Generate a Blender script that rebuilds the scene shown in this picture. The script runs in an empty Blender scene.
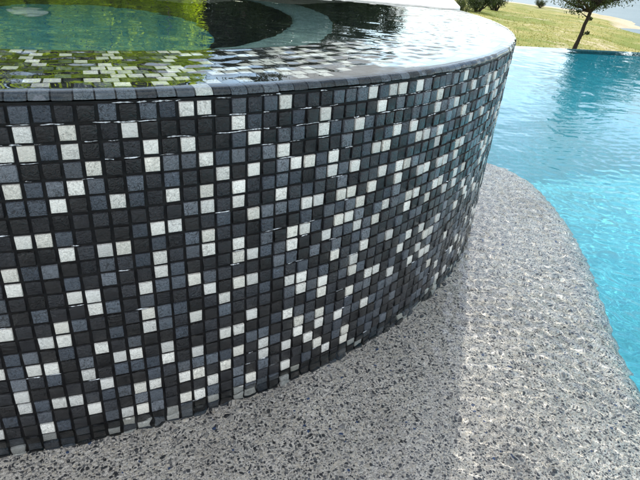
import bpy, math, random
import numpy as np
from mathutils import Vector, Matrix, noise

random.seed(7)
rng = np.random.default_rng(7)
scene = bpy.context.scene
COL = scene.collection

# ------------------------------------------------------------------ measures
U = 0.0254                       # one mosaic pitch
R = 58.924                       # spa radius in pitches
A0 = -0.0465                     # angle of the mosaic column 0
ROW1 = 21.5                      # height of the first full row's centre over the pool water
RIM = ROW1 + 0.99                # top of the rim
NCOL = 370
DA = 2 * math.pi / NCOL
CAM = np.array([0.0, -87.391, 8.031 + ROW1]) * U
SUN_AZ, SUN_EL = math.radians(38.5), math.radians(34.0)

# ------------------------------------------------------------------ camera
F_PX, PITCH, ROLL, YAW = 527.09, 0.5016, 0.0856, 0.4352
fw = Vector((math.sin(YAW) * math.cos(PITCH), math.cos(YAW) * math.cos(PITCH), -math.sin(PITCH)))
rt = Vector((math.cos(YAW), -math.sin(YAW), 0))
up = rt.cross(fw)
cr, sr = math.cos(ROLL), math.sin(ROLL)
rt2 = cr * rt + sr * up
up2 = -sr * rt + cr * up
cam_data = bpy.data.cameras.new('camera')
cam = bpy.data.objects.new('camera', cam_data)
COL.objects.link(cam)
m = Matrix.Identity(4)
for i in range(3):
    m[i][0], m[i][1], m[i][2], m[i][3] = rt2[i], up2[i], -fw[i], CAM[i]
cam.matrix_world = m
cam_data.sensor_width = 36.0
cam_data.lens = F_PX / 640 * 36.0
cam_data.clip_start = 0.02
cam_data.clip_end = 6000
scene.camera = cam


def sight(px, py):
    """azimuth and elevation (radians) of a point of the photograph"""
    d = fw + (px - 320) / F_PX * rt2 - (py - 240) / F_PX * up2
    d.normalize()
    return math.atan2(d.x, d.y), math.asin(d.z)


def on_plane(px, py, z):
    a, e = sight(px, py)
    t = (z - CAM[2]) / math.tan(e)
    return Vector((CAM[0] + t * math.sin(a), CAM[1] + t * math.cos(a), z))


def bearing(az_deg, dist, z=0.0):
    a = math.radians(az_deg)
    return Vector((CAM[0] + dist * math.sin(a), CAM[1] + dist * math.cos(a), z))


# ------------------------------------------------------------------ helpers
def link(name, me, mat=None, parent=None):
    o = bpy.data.objects.new(name, me)
    COL.objects.link(o)
    if mat is not None:
        for mm in (mat if isinstance(mat, (list, tuple)) else [mat]):
            me.materials.append(mm)
    if parent is not None:
        o.parent = parent
    return o


def mesh_from(name, V, F, smooth=False):
    """V (n,3) array; F (m,4) or (m,3) int array or list of lists"""
    me = bpy.data.meshes.new(name)
    V = np.asarray(V, dtype=np.float32)
    if isinstance(F, np.ndarray):
        k = F.shape[1]
        me.vertices.add(len(V))
        me.vertices.foreach_set('co', V.ravel())
        me.loops.add(F.size)
        me.loops.foreach_set('vertex_index', F.astype(np.int32).ravel())
        me.polygons.add(len(F))
        me.polygons.foreach_set('loop_start', np.arange(0, F.size, k, dtype=np.int32))
        me.polygons.foreach_set('loop_total', np.full(len(F), k, dtype=np.int32))
        me.update(calc_edges=True)
    else:
        me.from_pydata(V.tolist(), [], F)
    me.validate()
    if smooth:
        me.polygons.foreach_set('use_smooth', np.ones(len(me.polygons), dtype=bool))
    me.update()
    return me


def empty(name, loc=(0, 0, 0)):
    o = bpy.data.objects.new(name, None)
    o.empty_display_size = 0.2
    o.location = loc
    COL.objects.link(o)
    return o


def tag(o, label=None, cat=None, group=None, kind=None):
    if label: o['label'] = label
    if cat: o['category'] = cat
    if group: o['group'] = group
    if kind: o['kind'] = kind
    return o


def grid_faces(nr, nc, wrap=False):
    i = np.arange(nr - 1)[:, None]
    j = np.arange(nc if wrap else nc - 1)[None, :]
    j2 = (j + 1) % nc
    a = i * nc + j; b = i * nc + j2; c = (i + 1) * nc + j2; d = (i + 1) * nc + j
    return np.stack([a, b, c, d], -1).reshape(-1, 4)


def lathe(profile, n=180, a_from=0.0, a_to=2 * math.pi):
    """profile of (r, z) in pitches, spun about the spa axis"""
    full = abs(a_to - a_from - 2 * math.pi) < 1e-6
    ang = np.linspace(a_from, a_to, n, endpoint=not full)
    P = np.array(profile, float) * U
    V = np.zeros((len(P), len(ang), 3))
    V[..., 0] = P[:, 0:1] * np.sin(ang)[None]
    V[..., 1] = -P[:, 0:1] * np.cos(ang)[None]
    V[..., 2] = P[:, 1:2]
    return V.reshape(-1, 3), grid_faces(len(P), len(ang), full)


# ------------------------------------------------------------------ materials
class NT:
    def __init__(self, name):
        self.mat = bpy.data.materials.new(name)
        self.mat.use_nodes = True
        self.t = self.mat.node_tree
        self.t.nodes.clear()
        self.out = self.n('ShaderNodeOutputMaterial')

    def n(self, typ, **kw):
        nd = self.t.nodes.new(typ)
        for k, v in kw.items():
            if k in nd.inputs.keys() if isinstance(k, str) else False:
                nd.inputs[k].default_value = v
            else:
                setattr(nd, k, v)
        return nd

    def l(self, a, b):
        self.t.links.new(a, b)

    def val(self, sock, v):
        if hasattr(v, 'links') or isinstance(v, bpy.types.NodeSocket):
            self.l(v, sock)
        else:
            sock.default_value = v

    def math(self, op, a, b=0.0, clamp=False):
        nd = self.n('ShaderNodeMath', operation=op, use_clamp=clamp)
        self.val(nd.inputs[0], a); self.val(nd.inputs[1], b)
        return nd.outputs[0]

    def mix(self, f, a, b, blend='MIX'):
        nd = self.n('ShaderNodeMix', data_type='RGBA', blend_type=blend)
        self.val(nd.inputs[0], f)
        self.val(nd.inputs[6], a if not isinstance(a, tuple) else (*a[:3], 1))
        self.val(nd.inputs[7], b if not isinstance(b, tuple) else (*b[:3], 1))
        return nd.outputs[2]

    def ramp(self, f, stops, interp='LINEAR'):
        nd = self.n('ShaderNodeValToRGB')
        nd.color_ramp.interpolation = interp
        e = nd.color_ramp.elements
        while len(e) > 1:
            e.remove(e[-1])
        e[0].position = stops[0][0]
        c = stops[0][1]
        e[0].color = (*c, 1) if isinstance(c, tuple) else (c, c, c, 1)
        for pos, c in stops[1:]:
            x = e.new(pos)
            x.color = (*c, 1) if isinstance(c, tuple) else (c, c, c, 1)
        self.l(f, nd.inputs[0])
        return nd.outputs[0]

    def coords(self, which='Object'):
        return self.n('ShaderNodeTexCoord').outputs[which]

    def noise(self, vec, scale, detail=3.0, rough=0.55, dist=0.0, out='Fac'):
        nd = self.n('ShaderNodeTexNoise')
        nd.inputs['Scale'].default_value = scale
        nd.inputs['Detail'].default_value = detail
        nd.inputs['Roughness'].default_value = rough
        nd.inputs['Distortion'].default_value = dist
        self.l(vec, nd.inputs['Vector'])
        return nd.outputs[out]

    def voronoi(self, vec, scale, feature='F1', out='Distance', rand=1.0):
        nd = self.n('ShaderNodeTexVoronoi', feature=feature)
        nd.inputs['Scale'].default_value = scale
        nd.inputs['Randomness'].default_value = rand
        self.l(vec, nd.inputs['Vector'])
        return nd.outputs[out]

    def scalev(self, vec, s):
        nd = self.n('ShaderNodeMapping')
        nd.inputs['Scale'].default_value = s
        self.l(vec, nd.inputs['Vector'])
        return nd.outputs[0]

    def attr(self, name, out='Color'):
        nd = self.n('ShaderNodeAttribute', attribute_name=name)
        return nd.outputs[out]

    def bump(self, h, strength=0.3, dist=0.01, normal=None):
        nd = self.n('ShaderNodeBump')
        nd.inputs['Strength'].default_value = strength
        nd.inputs['Distance'].default_value = dist
        self.l(h, nd.inputs['Height'])
        if normal is not None:
            self.l(normal, nd.inputs['Normal'])
        return nd.outputs[0]

    def principled(self, color, rough=0.5, normal=None, spec=0.5, **kw):
        nd = self.n('ShaderNodeBsdfPrincipled')
        self.val(nd.inputs['Base Color'], color if not isinstance(color, tuple) else (*color[:3], 1))
        self.val(nd.inputs['Roughness'], rough)
        nd.inputs['Specular IOR Level'].default_value = spec
        for k, v in kw.items():
            self.val(nd.inputs[k.replace('_', ' ')], v)
        if normal is not None:
            self.l(normal, nd.inputs['Normal'])
        return nd

    def finish(self, sh):
        self.l(sh.outputs[0] if hasattr(sh, 'outputs') else sh, self.out.inputs[0])
        return self.mat


def mat_tile():
    t = NT('glass_mosaic')
    tone = t.attr('tone'); rnd = t.attr('rnd')
    sep = t.n('ShaderNodeSeparateColor'); t.l(rnd, sep.inputs[0])
    r1, r2, r3 = sep.outputs[0], sep.outputs[1], sep.outputs[2]
    co = t.coords('Object')
    off = t.n('ShaderNodeVectorMath', operation='MULTIPLY_ADD')
    t.l(rnd, off.inputs[0]); off.inputs[1].default_value = (3, 3, 3); t.l(co, off.inputs[2])
    v = off.outputs[0]
    # crinkled foil or stone face under the glass
    crk = t.voronoi(v, 260.0, 'DISTANCE_TO_EDGE')
    n1 = t.noise(v, 150.0, 4.0, 0.65, 1.6)
    n2 = t.noise(v, 480.0, 3.0, 0.6, 0.8)
    foil = t.ramp(n1, [(0.28, 0.25), (0.44, 0.60), (0.51, 2.1), (0.57, 0.60), (0.66, 2.6), (0.8, 0.9)])
    vein = t.ramp(crk, [(0.0, 0.62), (0.05, 1.0), (1.0, 1.0)])
    speck = t.ramp(n2, [(0.3, 0.72), (0.55, 1.05), (0.75, 1.2)])
    c1 = t.mix(t.math('MULTIPLY', r1, 0.9), tone, foil, 'MULTIPLY')
    c2 = t.mix(t.math('MULTIPLY', r2, 0.55), c1, vein, 'MULTIPLY')
    c3 = t.mix(t.math('MULTIPLY', r2, 0.9), c2, speck, 'MULTIPLY')
    n4 = t.noise(v, 95.0, 3.0, 0.6, 2.2)
    h = t.math('ADD', t.math('MULTIPLY', n1, t.math('ADD', r1, 0.15)), t.math('MULTIPLY', n4, 0.9))
    b = t.bump(h, 0.8, 0.0022)
    rough = t.math('ADD', t.math('MULTIPLY', r3, 0.30), 0.10)
    p = t.principled(c3, rough, b, 0.2)
    p.inputs['Coat Weight'].default_value = 0.5
    p.inputs['Coat Roughness'].default_value = 0.02
    t.l(t.bump(h, 1.0, 0.0060), p.inputs['Coat Normal'])
    return t.finish(p)


def mat_grout():
    t = NT('dark_grout')
    co = t.coords('Object')
    n = t.noise(co, 90.0, 4.0)
    c = t.ramp(n, [(0.3, (0.005, 0.005, 0.006)), (0.7, (0.016, 0.015, 0.015))])
    return t.finish(t.principled(c, 0.38, t.bump(t.noise(co, 700.0, 2.0), 0.3, 0.001), 0.15))


def mat_pebble(name, deep=0.0):
    t = NT(name)
    co = t.coords('Object')
    wob = t.noise(co, 90.0, 2.0, 0.5, 0.0, 'Color')
    wv = t.n('ShaderNodeVectorMath', operation='MULTIPLY_ADD')
    t.l(wob, wv.inputs[0]); wv.inputs[1].default_value = (0.006, 0.006, 0.006); t.l(co, wv.inputs[2])
    v = wv.outputs[0]
    d1 = t.voronoi(v, 142.0, 'F1', 'Distance', 0.9)
    k1 = t.voronoi(v, 142.0, 'F1', 'Color', 0.9)
    d2 = t.voronoi(v, 250.0, 'F1', 'Distance')
    k2 = t.voronoi(v, 250.0, 'F1', 'Color')
    d3 = t.voronoi(v, 520.0, 'F1', 'Distance')
    k3 = t.voronoi(v, 520.0, 'F1', 'Color')
    s1 = t.n('ShaderNodeSeparateColor'); t.l(k1, s1.inputs[0])
    s2 = t.n('ShaderNodeSeparateColor'); t.l(k2, s2.inputs[0])
    s3 = t.n('ShaderNodeSeparateColor'); t.l(k3, s3.inputs[0])
    big = t.ramp(s1.outputs[0], [(0.0, (0.030, 0.030, 0.032)), (0.32, (0.075, 0.075, 0.078)), (0.42, (0.17, 0.166, 0.16)),
                                 (0.60, (0.34, 0.32, 0.29)), (0.80, (0.62, 0.56, 0.47)), (0.97, (0.70, 0.62, 0.50)),
                                 (0.98, (0.03, 0.06, 0.14)), (1.0, (0.035, 0.07, 0.16))])
    small = t.ramp(s2.outputs[0], [(0.0, (0.035, 0.035, 0.038)), (0.28, (0.085, 0.085, 0.088)), (0.38, (0.26, 0.245, 0.225)),
                                   (0.65, (0.52, 0.46, 0.37)), (1.0, (0.78, 0.69, 0.55))])
    grit = t.ramp(s3.outputs[0], [(0.0, (0.10, 0.098, 0.095)), (0.28, (0.47, 0.43, 0.375)), (1.0, (0.86, 0.79, 0.69))])
    m2 = t.math('MULTIPLY', t.ramp(d2, [(0.40, 1.0), (0.50, 0.0)]), t.math('LESS_THAN', s2.outputs[1], 0.85))
    base = t.mix(m2, grit, small)
    m1 = t.math('MULTIPLY', t.ramp(d1, [(0.40, 1.0), (0.47, 0.0)]), t.math('LESS_THAN', s1.outputs[1], 0.60))
    c = t.mix(m1, base, big)
    c = t.mix(0.35, c, t.ramp(t.noise(co, 900.0, 2.0), [(0.3, 0.6), (0.7, 1.25)]), 'MULTIPLY')
    # worn, cleaner and dustier areas
    c = t.mix(0.7, c, t.ramp(t.noise(co, 5.5, 6.0, 0.7), [(0.30, 0.62), (0.70, 1.25)]), 'MULTIPLY')
    h = t.math('SUBTRACT', 1.0, t.math('ADD', t.math('MULTIPLY', d1, 0.7), t.math('MULTIPLY', d2, 0.5)))
    return t.finish(t.principled(c, 0.5, t.bump(h, 0.9, 0.005), 0.4))


def mat_plaster(name, c_lo, c_hi, scale=30.0):
    t = NT(name)
    co = t.coords('Object')
    n = t.noise(co, scale, 5.0, 0.65)
    c = t.ramp(n, [(0.3, c_lo), (0.7, c_hi)])
    c = t.mix(0.5, c, t.ramp(t.noise(co, 1.5, 3.0), [(0.3, 0.8), (0.7, 1.15)]), 'MULTIPLY')
    sp = t.voronoi(co, 160.0, 'F1', 'Color')
    s = t.n('ShaderNodeSeparateColor'); t.l(sp, s.inputs[0])
    c = t.mix(0.35, c, t.ramp(s.outputs[0], [(0.0, 0.55), (0.5, 1.0), (1.0, 1.3)]), 'MULTIPLY')
    return t.finish(t.principled(c, 0.6, t.bump(n, 0.2, 0.004), 0.3))


def mat_water(name, tint, micro=0.0, scale=60.0):
    t = NT(name)
    g = t.n('ShaderNodeBsdfGlass')
    g.inputs['Color'].default_value = (*tint, 1)
    g.inputs['IOR'].default_value = 1.333
    g.inputs['Roughness'].default_value = 0.0
    if micro > 0:
        co = t.coords('Object')
        n = t.noise(co, scale, 3.0, 0.5, 0.6)
        t.l(t.bump(n, micro, 0.004), g.inputs['Normal'])
    return t.finish(g)


def mat_bark(name, lo, hi):
    t = NT(name)
    co = t.scalev(t.coords('Object'), (1, 1, 0.3))
    n = t.noise(co, 22.0, 5.0, 0.7, 1.0)
    c = t.ramp(n, [(0.3, lo), (0.7, hi)])
    return t.finish(t.principled(c, 0.9, t.bump(n, 0.8, 0.03), 0.2))


def mat_leaf(name, lo, hi, trans=0.45, tcol=None):
    t = NT(name)
    rnd = t.attr('shade', 'Fac')
    c = t.ramp(rnd, [(0.0, lo), (1.0, hi)])
    d = t.principled(c, 0.45, None, 0.35)
    tr = t.n('ShaderNodeBsdfTranslucent')
    tc = t.mix(1.0, c, tcol or (1.6, 1.8, 0.5), 'MULTIPLY')
    t.l(tc, tr.inputs[0])
    mx = t.n('ShaderNodeMixShader')
    mx.inputs[0].default_value = trans
    t.l(d.outputs[0], mx.inputs[1]); t.l(tr.outputs[0], mx.inputs[2])
    return t.finish(mx)


def mat_simple(name, lo, hi, scale=12.0, rough=0.7, bump=0.3, bd=0.01):
    t = NT(name)
    co = t.coords('Object')
    n = t.noise(co, scale, 6.0, 0.65)
    c = t.ramp(n, [(0.3, lo), (0.7, hi)])
    return t.finish(t.principled(c, rough, t.bump(n, bump, bd), 0.4))


M_TILE = mat_tile()
M_GROUT = mat_grout()
M_PEBBLE = mat_pebble('pebble_plaster')
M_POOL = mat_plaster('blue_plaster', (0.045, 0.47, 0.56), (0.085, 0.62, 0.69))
M_WEIR = mat_plaster('weir_shade_tile', (0.016, 0.13, 0.17), (0.03, 0.19, 0.23))  # darker blue: shade of the far pool wall put into its colour
M_SPA = mat_plaster('spa_plaster', (0.035, 0.19, 0.21), (0.06, 0.27, 0.285))
M_SPALEDGE = mat_plaster('spa_ledge_plaster', (0.11, 0.19, 0.18), (0.17, 0.26, 0.25))
M_SPASHADE = mat_plaster('spa_shade_plaster', (0.010, 0.014, 0.015), (0.022, 0.028, 0.028))  # shade on seat back and riser put into a near-black colour
M_POOLWATER = mat_water('pool_water', (0.975, 0.99, 1.0))
M_SPAWATER = mat_water('spa_water', (0.95, 1.0, 0.99))
M_DRAIN = mat_simple('drain_plastic', (0.45, 0.60, 0.60), (0.62, 0.74, 0.73), 8.0, 0.4, 0.05)
M_STONE = mat_simple('pale_limestone', (0.62, 0.59, 0.53), (0.80, 0.77, 0.71), 14.0, 0.7, 0.3, 0.004)
M_PATIO = mat_simple('patio_paving', (0.40, 0.36, 0.30), (0.55, 0.51, 0.44), 9.0, 0.8, 0.3, 0.004)

def mat_glint_water():
    t = NT('glint_water')
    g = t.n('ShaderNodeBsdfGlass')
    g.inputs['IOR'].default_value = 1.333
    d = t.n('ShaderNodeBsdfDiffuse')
    d.inputs[0].default_value = (0.85, 0.88, 0.90, 1)  # sky glints on the trickles, put in as plain white colour
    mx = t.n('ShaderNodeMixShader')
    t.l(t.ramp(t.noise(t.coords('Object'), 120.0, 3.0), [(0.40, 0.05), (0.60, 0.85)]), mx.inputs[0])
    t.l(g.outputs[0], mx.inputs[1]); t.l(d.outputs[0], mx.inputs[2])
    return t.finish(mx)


M_GLINT = mat_glint_water()

# ------------------------------------------------------------------ spa
spa = tag(empty('raised_spa'), 'round raised spa clad in black, slate and white mosaic, spilling over its rim', 'hot tub')

WHITE = set(tuple(int(q) for q in w.split(',')) for w in '-6,22 -5,17 -4,14 -4,19 -4,20 -3,10 -3,11 -3,17 -3,22 -3,23 -2,3 -2,5 -2,8 -2,15 -2,17 -2,20 -1,2 -1,3 -1,8 -1,14 -1,15 -1,20 0,6 0,9 0,12 0,18 0,21 1,2 1,3 1,5 1,12 1,13 1,16 1,19 2,4 2,9 2,17 2,22 2,23 3,6 3,9 3,17 3,20 3,22 4,2 4,12 4,14 4,15 4,20 5,3 5,4 5,8 5,10 5,11 5,17 5,18 5,23 6,6 6,8 6,20 6,22 7,1 7,3 7,12 7,15 7,18 7,20 7,22 8,1 8,4 8,6 8,7 8,9 8,10 8,13 8,21 8,23 9,5 9,14 9,17 9,20 10,2 10,6 10,7 10,10 10,11 10,13 10,17 10,19 10,23 11,3 11,5 11,8 11,11 11,13 11,16 11,22 12,19 12,20 13,1 13,4 13,7 14,5 14,10 14,11 14,14 14,17 14,20 14,22 15,5 15,8 15,10 15,14 15,15 15,18 15,19 15,23 16,2 16,3 16,8 16,20 17,5 17,6 17,11 17,15 17,16 17,18 17,19 17,21 18,8 18,10 18,13 18,22 19,3 19,6 19,8 19,10 19,19 20,1 20,9 20,11 20,14 20,15 20,17 20,21 20,22 21,2 21,5 21,8 21,13 21,23 22,1 22,5 22,7 22,11 22,16 22,19 23,1 23,4 23,10 23,16 24,7 24,8 24,13 25,1 25,4 25,7 25,17 26,5 26,10 26,11 26,15 27,5 27,8 27,10 27,14 28,2 28,3 28,8 28,17 29,5 29,6 29,11 29,14 29,16 30,8 30,10 30,15 30,17 31,3 31,8 31,10 31,15 31,17 32,1 32,11 32,14 32,19 33,2 33,17 34,1 34,15 34,17 34,20 35,1 35,20 36,21 37,2 39,4 40,1 41,4 42,3 45,1 45,3 47,5 49,2'.split())
PAL_SLATE = [(0.043, 0.052, 0.064), (0.064, 0.076, 0.090), (0.029, 0.036, 0.046), (0.096, 0.107, 0.120), (0.054, 0.061, 0.070)]
PAL_MID = [(0.0065, 0.007, 0.009), (0.010, 0.011, 0.0135), (0.0045, 0.005, 0.0065), (0.017, 0.019, 0.023)]
PAL_BLACK = [(0.002, 0.002, 0.0025), (0.003, 0.003, 0.0035), (0.004, 0.0038, 0.004)]
PAL_WHITE = [(0.56, 0.55, 0.50), (0.63, 0.615, 0.56), (0.50, 0.495, 0.46), (0.55, 0.53, 0.465)]


def pick_tone(white):
    """one stone of the blend: face colour and (crinkle, veins, roughness)"""
    if white:
        c = random.choice(PAL_WHITE)
        k = (random.uniform(0.12, 0.50), random.uniform(0.3, 1.0), random.uniform(0.2, 1))
    else:
        q = random.random()
        if q < 0.37:
            c = random.choice(PAL_SLATE); k = (random.uniform(0.35, 1), random.uniform(0, 0.8), random.random())
        elif q < 0.75:
            c = random.choice(PAL_MID); k = (random.uniform(0.4, 1), random.uniform(0, 0.9), random.random())
        else:
            c = random.choice(PAL_BLACK); k = (random.uniform(0.1, 1), random.uniform(0, 0.6), random.random() * 0.5)
    j = random.uniform(0.85, 1.15)
    return (c[0] * j, c[1] * j, c[2] * j, 1.0), (*k, 1.0)


class TileSet:
    """many bevelled stones of one mosaic face in one mesh"""
    def __init__(self):
        self.V, self.F, self.tone, self.rnd, self.k = [], [], [], [], 0

    def stone(self, o, ex, ey, ez, w, h, d, bev, white):
        """o centre on the bed; ex, ey in the face; ez out of it"""
        hw, hh = w / 2, h / 2
        j = lambda: random.uniform(-0.012, 0.012) * U
        tx, ty = random.uniform(-0.018, 0.018), random.uniform(-0.018, 0.018)
        rings = [(hw, hh, -0.002), (hw, hh, d - bev), (hw - bev * 0.35, hh - bev * 0.35, d - bev * 0.3), (hw - bev, hh - bev, d)]
        jit = [(j(), j()) for _ in range(4)]
        for (a, b, z) in rings:
            for q, (sx, sy) in enumerate(((-1, -1), (1, -1), (1, 1), (-1, 1))):
                x, y = sx * a + jit[q][0], sy * b + jit[q][1]
                zz = z + (tx * x + ty * y if z > 0 else 0)
                p = o + ex * x + ey * y + ez * zz
                self.V.append((p.x, p.y, p.z))
        k = self.k
        for rr in range(3):
            for q in range(4):
                a, b = k + rr * 4 + q, k + rr * 4 + (q + 1) % 4
                self.F.append((a, b, b + 4, a + 4))
        self.F.append((k + 12, k + 13, k + 14, k + 15))
        self.k += 16
        t, r = pick_tone(white)
        self.tone += [t] * 13
        self.rnd += [r] * 13

    def build(self, name, mat, parent):
        me = mesh_from(name, np.array(self.V), np.array(self.F, dtype=np.int32))
        for nm, data in (('tone', self.tone), ('rnd', self.rnd)):
            at = me.attributes.new(nm, 'FLOAT_COLOR', 'FACE')
            at.data.foreach_set('color', np.array(data, dtype=np.float32).ravel())
        return link(name, me, mat, parent)


# the wall: stones on a dark grout bed
ts = TileSet()
for c in range(-110, 170):
    a = A0 + (c + 0.5) * DA
    ez = Vector((math.sin(a), -math.cos(a), 0))
    ex = Vector((math.cos(a), math.sin(a), 0))
    for r in range(1, 27):
        z = (ROW1 - (r - 1) * 0.9972) * U
        if 1 <= r <= 23 and -6 <= c <= 32:
            w = (c, r) in WHITE
        else:
            w = random.random() < 0.17
        o = ez * ((R - 0.16) * U) + Vector((0, 0, z))
        s = random.uniform(0.81, 0.85) * U * (0.95 if w else 1.0)
        ts.stone(o, ex, Vector((0, 0, 1)), ez, s, s, random.uniform(0.12, 0.24) * U, 0.045 * U, w)
mosaic = ts.build('mosaic_wall', M_TILE, spa)

V, F = lathe([(R - 0.14, -5.2), (R - 0.14, RIM - 0.42)], 720)
link('grout_bed', mesh_from('grout_bed', V, F, True), M_GROUT, spa)

# rim: one rounded trim stone per column
V, F, tone, rnd = [], [], [], []
prof = []
for q in range(9):
    th = q / 8 * math.pi / 2
    prof.append((R - 0.26 + 0.36 * math.cos(th), RIM - 0.30 + 0.30 * math.sin(th)))
prof = [(R - 0.25, RIM - 0.34)] + prof + [(R - 1.05, RIM), (R - 1.05, RIM - 0.4)]
for c in range(NCOL):
    gap = 0.045
    t_, r_ = pick_tone(random.random() < 0.10)
    if t_[0] < 0.04:
        g_ = random.choice((random.uniform(0.012, 0.03), random.uniform(0.05, 0.13))); t_ = (g_ * 0.86, g_, g_ * 1.18, 1.0)
    dz = random.uniform(-0.03, 0.03)
    dr = random.uniform(-0.03, 0.03)
    base = len(V)
    cols = 4
    for q in range(cols):
        u = q / (cols - 1)
        sh = 0.035 if q in (0, cols - 1) else 0.0
        a = A0 + (c + gap + (1 - 2 * gap) * u) * DA
        for (pr, pz) in prof:
            rr = (pr - (sh if pr > R - 0.5 else 0) + dr) * U
            V.append((rr * math.sin(a), -rr * math.cos(a), (pz - (sh if pz > RIM - 0.3 else 0) + dz) * U))
    n = len(prof)
    for q in range(cols - 1):
        for i in range(n - 1):
            F.append((base + q * n + i, base + (q + 1) * n + i, base + (q + 1) * n + i + 1, base + q * n + i + 1))
    k = (cols - 1) * (n - 1)
    for q, e in ((0, 1), (cols - 1, 0)):
        for i in range(n - 2):
            F.append((base + q * n, base + q * n + i + 1, base + q * n + i + 2, base + q * n))
    F = [f for f in F]
    tone += [t_] * (k + 2 * (n - 2)); rnd += [r_] * (k + 2 * (n - 2))
F3 = [tuple(dict.fromkeys(f)) for f in F]
me = bpy.data.meshes.new('rim_trim')
me.from_pydata(V, [], F3)
for nm, data in (('tone', tone), ('rnd', rnd)):
    at = me.attributes.new(nm, 'FLOAT_COLOR', 'FACE')
    at.data.foreach_set('color', np.array(data, dtype=np.float32).ravel())
link('rim_trim', me, M_TILE, spa)

# flat top of the wall: ten rings of stones under a film of water
ts = TileSet()
zc = (RIM - 0.22) * U
for k in range(10):
    rr = R - 1.62 - k * 1.0
    for c in range(NCOL):
        a = A0 + (c + 0.5 + 0.5 * (k % 2)) * DA
        ez_ = Vector((math.sin(a), -math.cos(a), 0))
        ex = Vector((math.cos(a), math.sin(a), 0))
        ts.stone(ez_ * rr * U + Vector((0, 0, zc)), ex, -ez_, Vector((0, 0, 1)), rr * DA * U * 0.87, 0.87 * U, random.uniform(0.10, 0.16) * U,
                 0.04 * U, random.random() < 0.42)
link_cop = ts.build('mosaic_coping', M_TILE, spa)
V, F = lathe([(R - 0.9, RIM - 0.20), (R - 11.2, RIM - 0.20)], 360)
link('coping_bed', mesh_from('coping_bed', V, F, True), M_GROUT, spa)

# the bowl: reclined back, ledge, round floor
zb = RIM - 0.2
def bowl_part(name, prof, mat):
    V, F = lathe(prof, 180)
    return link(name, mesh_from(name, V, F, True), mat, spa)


bowl = [bowl_part('seat_back', [(R - 11.2, zb), (R - 11.25, zb - 1.5), (46.3, zb - 3.2), (37.2, zb - 16.6), (36.2, zb - 17.9)], M_SPASHADE),
        bowl_part('ledge', [(36.25, zb - 17.9), (35.0, zb - 18.0), (31.2, zb - 18.0), (30.5, zb - 18.3), (30.25, zb - 18.8)], M_SPALEDGE),
        bowl_part('riser', [(30.25, zb - 18.8), (29.2, zb - 22.0), (26.6, zb - 29.0), (22.8, zb - 34.2), (18.6, zb - 35.9)], M_SPASHADE),  # carries the painted shade in over the floor's outer ring
        bowl_part('bowl_floor', [(18.6, zb - 35.9), (17.4, zb - 36.0), (12, zb - 36.1), (0.05, zb - 36.2)], M_SPA)]
V, F = [], []
prof = [(2.9, 0.0), (2.9, 0.35), (2.6, 0.55), (1.2, 0.7), (0.05, 0.75)]
cx, cy = -7.0 * U, 11.2 * U
for (pr, pz) in prof:
    for q in range(40):
        a = q / 40 * 2 * math.pi
        V.append((cx + pr * U * math.cos(a), cy + pr * U * math.sin(a), (zb - 36.1 + pz) * U))
drain = link('drain_cover', mesh_from('drain_cover', np.array(V), grid_faces(5, 40, True), True), M_DRAIN, spa)
drain['label'] = 'pale round drain cover on the spa floor'


# ------------------------------------------------------------------ ripples
def ripple_set(n, lo, hi, slope, seed, dir0=None, spread=math.pi):
    g = np.random.default_rng(seed)
    lam = np.exp(g.uniform(math.log(lo), math.log(hi), n))
    th = g.uniform(-spread, spread, n) + (dir0 or 0)
    k = 2 * np.pi / lam
    amp = slope / k / math.sqrt(n) * 1.4142
    ph = g.uniform(0, 2 * np.pi, n)
    return lam, k * np.cos(th), k * np.sin(th), amp, ph


def ripple(sets, x, y, cell):
    h = np.zeros_like(x)
    wx = 0.03 * np.sin(x * 5.1 + 1.3 * np.sin(y * 3.7)) + 0.02 * np.sin(y * 9.0 + x * 4.0)
    wy = 0.03 * np.sin(y * 4.7 + 1.7 * np.sin(x * 4.1)) + 0.02 * np.sin(x * 8.0 - y * 5.0)
    for (lam, kx, ky, amp, ph) in sets:
        for i in range(len(lam)):
            f = np.clip(lam[i] / (cell * 2.5) - 0.6, 0, 1)
            h += f * amp[i] * np.sin(kx[i] * (x + wx) + ky[i] * (y + wy) + ph[i])
    return h


# ------------------------------------------------------------------ pool lines
PA = on_plane(520, 48, 0.0)
PB = on_plane(640, 54, 0.0)
LD = (PB - PA).normalized()                   # along the infinity edge, to the right
LN = Vector((-LD.y, LD.x, 0))                 # outwards, over the slope
if LN.dot(PA - Vector((0, 0, 0))) < 0:
    LN = -LN
S0 = LN.dot(PA)


def s_of(x, y):
    return LN.x * x + LN.y * y - S0


# shelf outline about the spa axis: angle from -y towards +x -> radius (pitches)
SH = [(65.2, -16.9), (67.2, -20.2), (67.2, -24.2), (65.5, -30.6), (63.0, -36.3), (60.0, -42.2), (56.0, -48.3), (51.4, -54.6), (46.8, -60.4), (44.3, -63.8), (42.4, -66.7)]
sa = np.array([math.atan2(x, -y) for x, y in SH])[::-1]
sr_ = np.array([math.hypot(x, y) for x, y in SH])[::-1]
sa = np.concatenate([[-2.2, -1.2, -0.4, 0.1, 0.38], sa, [sa[-1] + 0.12, sa[-1] + 0.3]])
sr_ = np.concatenate([[118, 118, 112, 100, 87.5], sr_, [62.0, 56.5]])
SHELF_Z = -4.0 * U


def shelf_z(phi):
    return -(2.2 + 2.0 * np.clip((phi - 0.15) / 0.75, 0, 1) ** 1.5) * U

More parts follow.
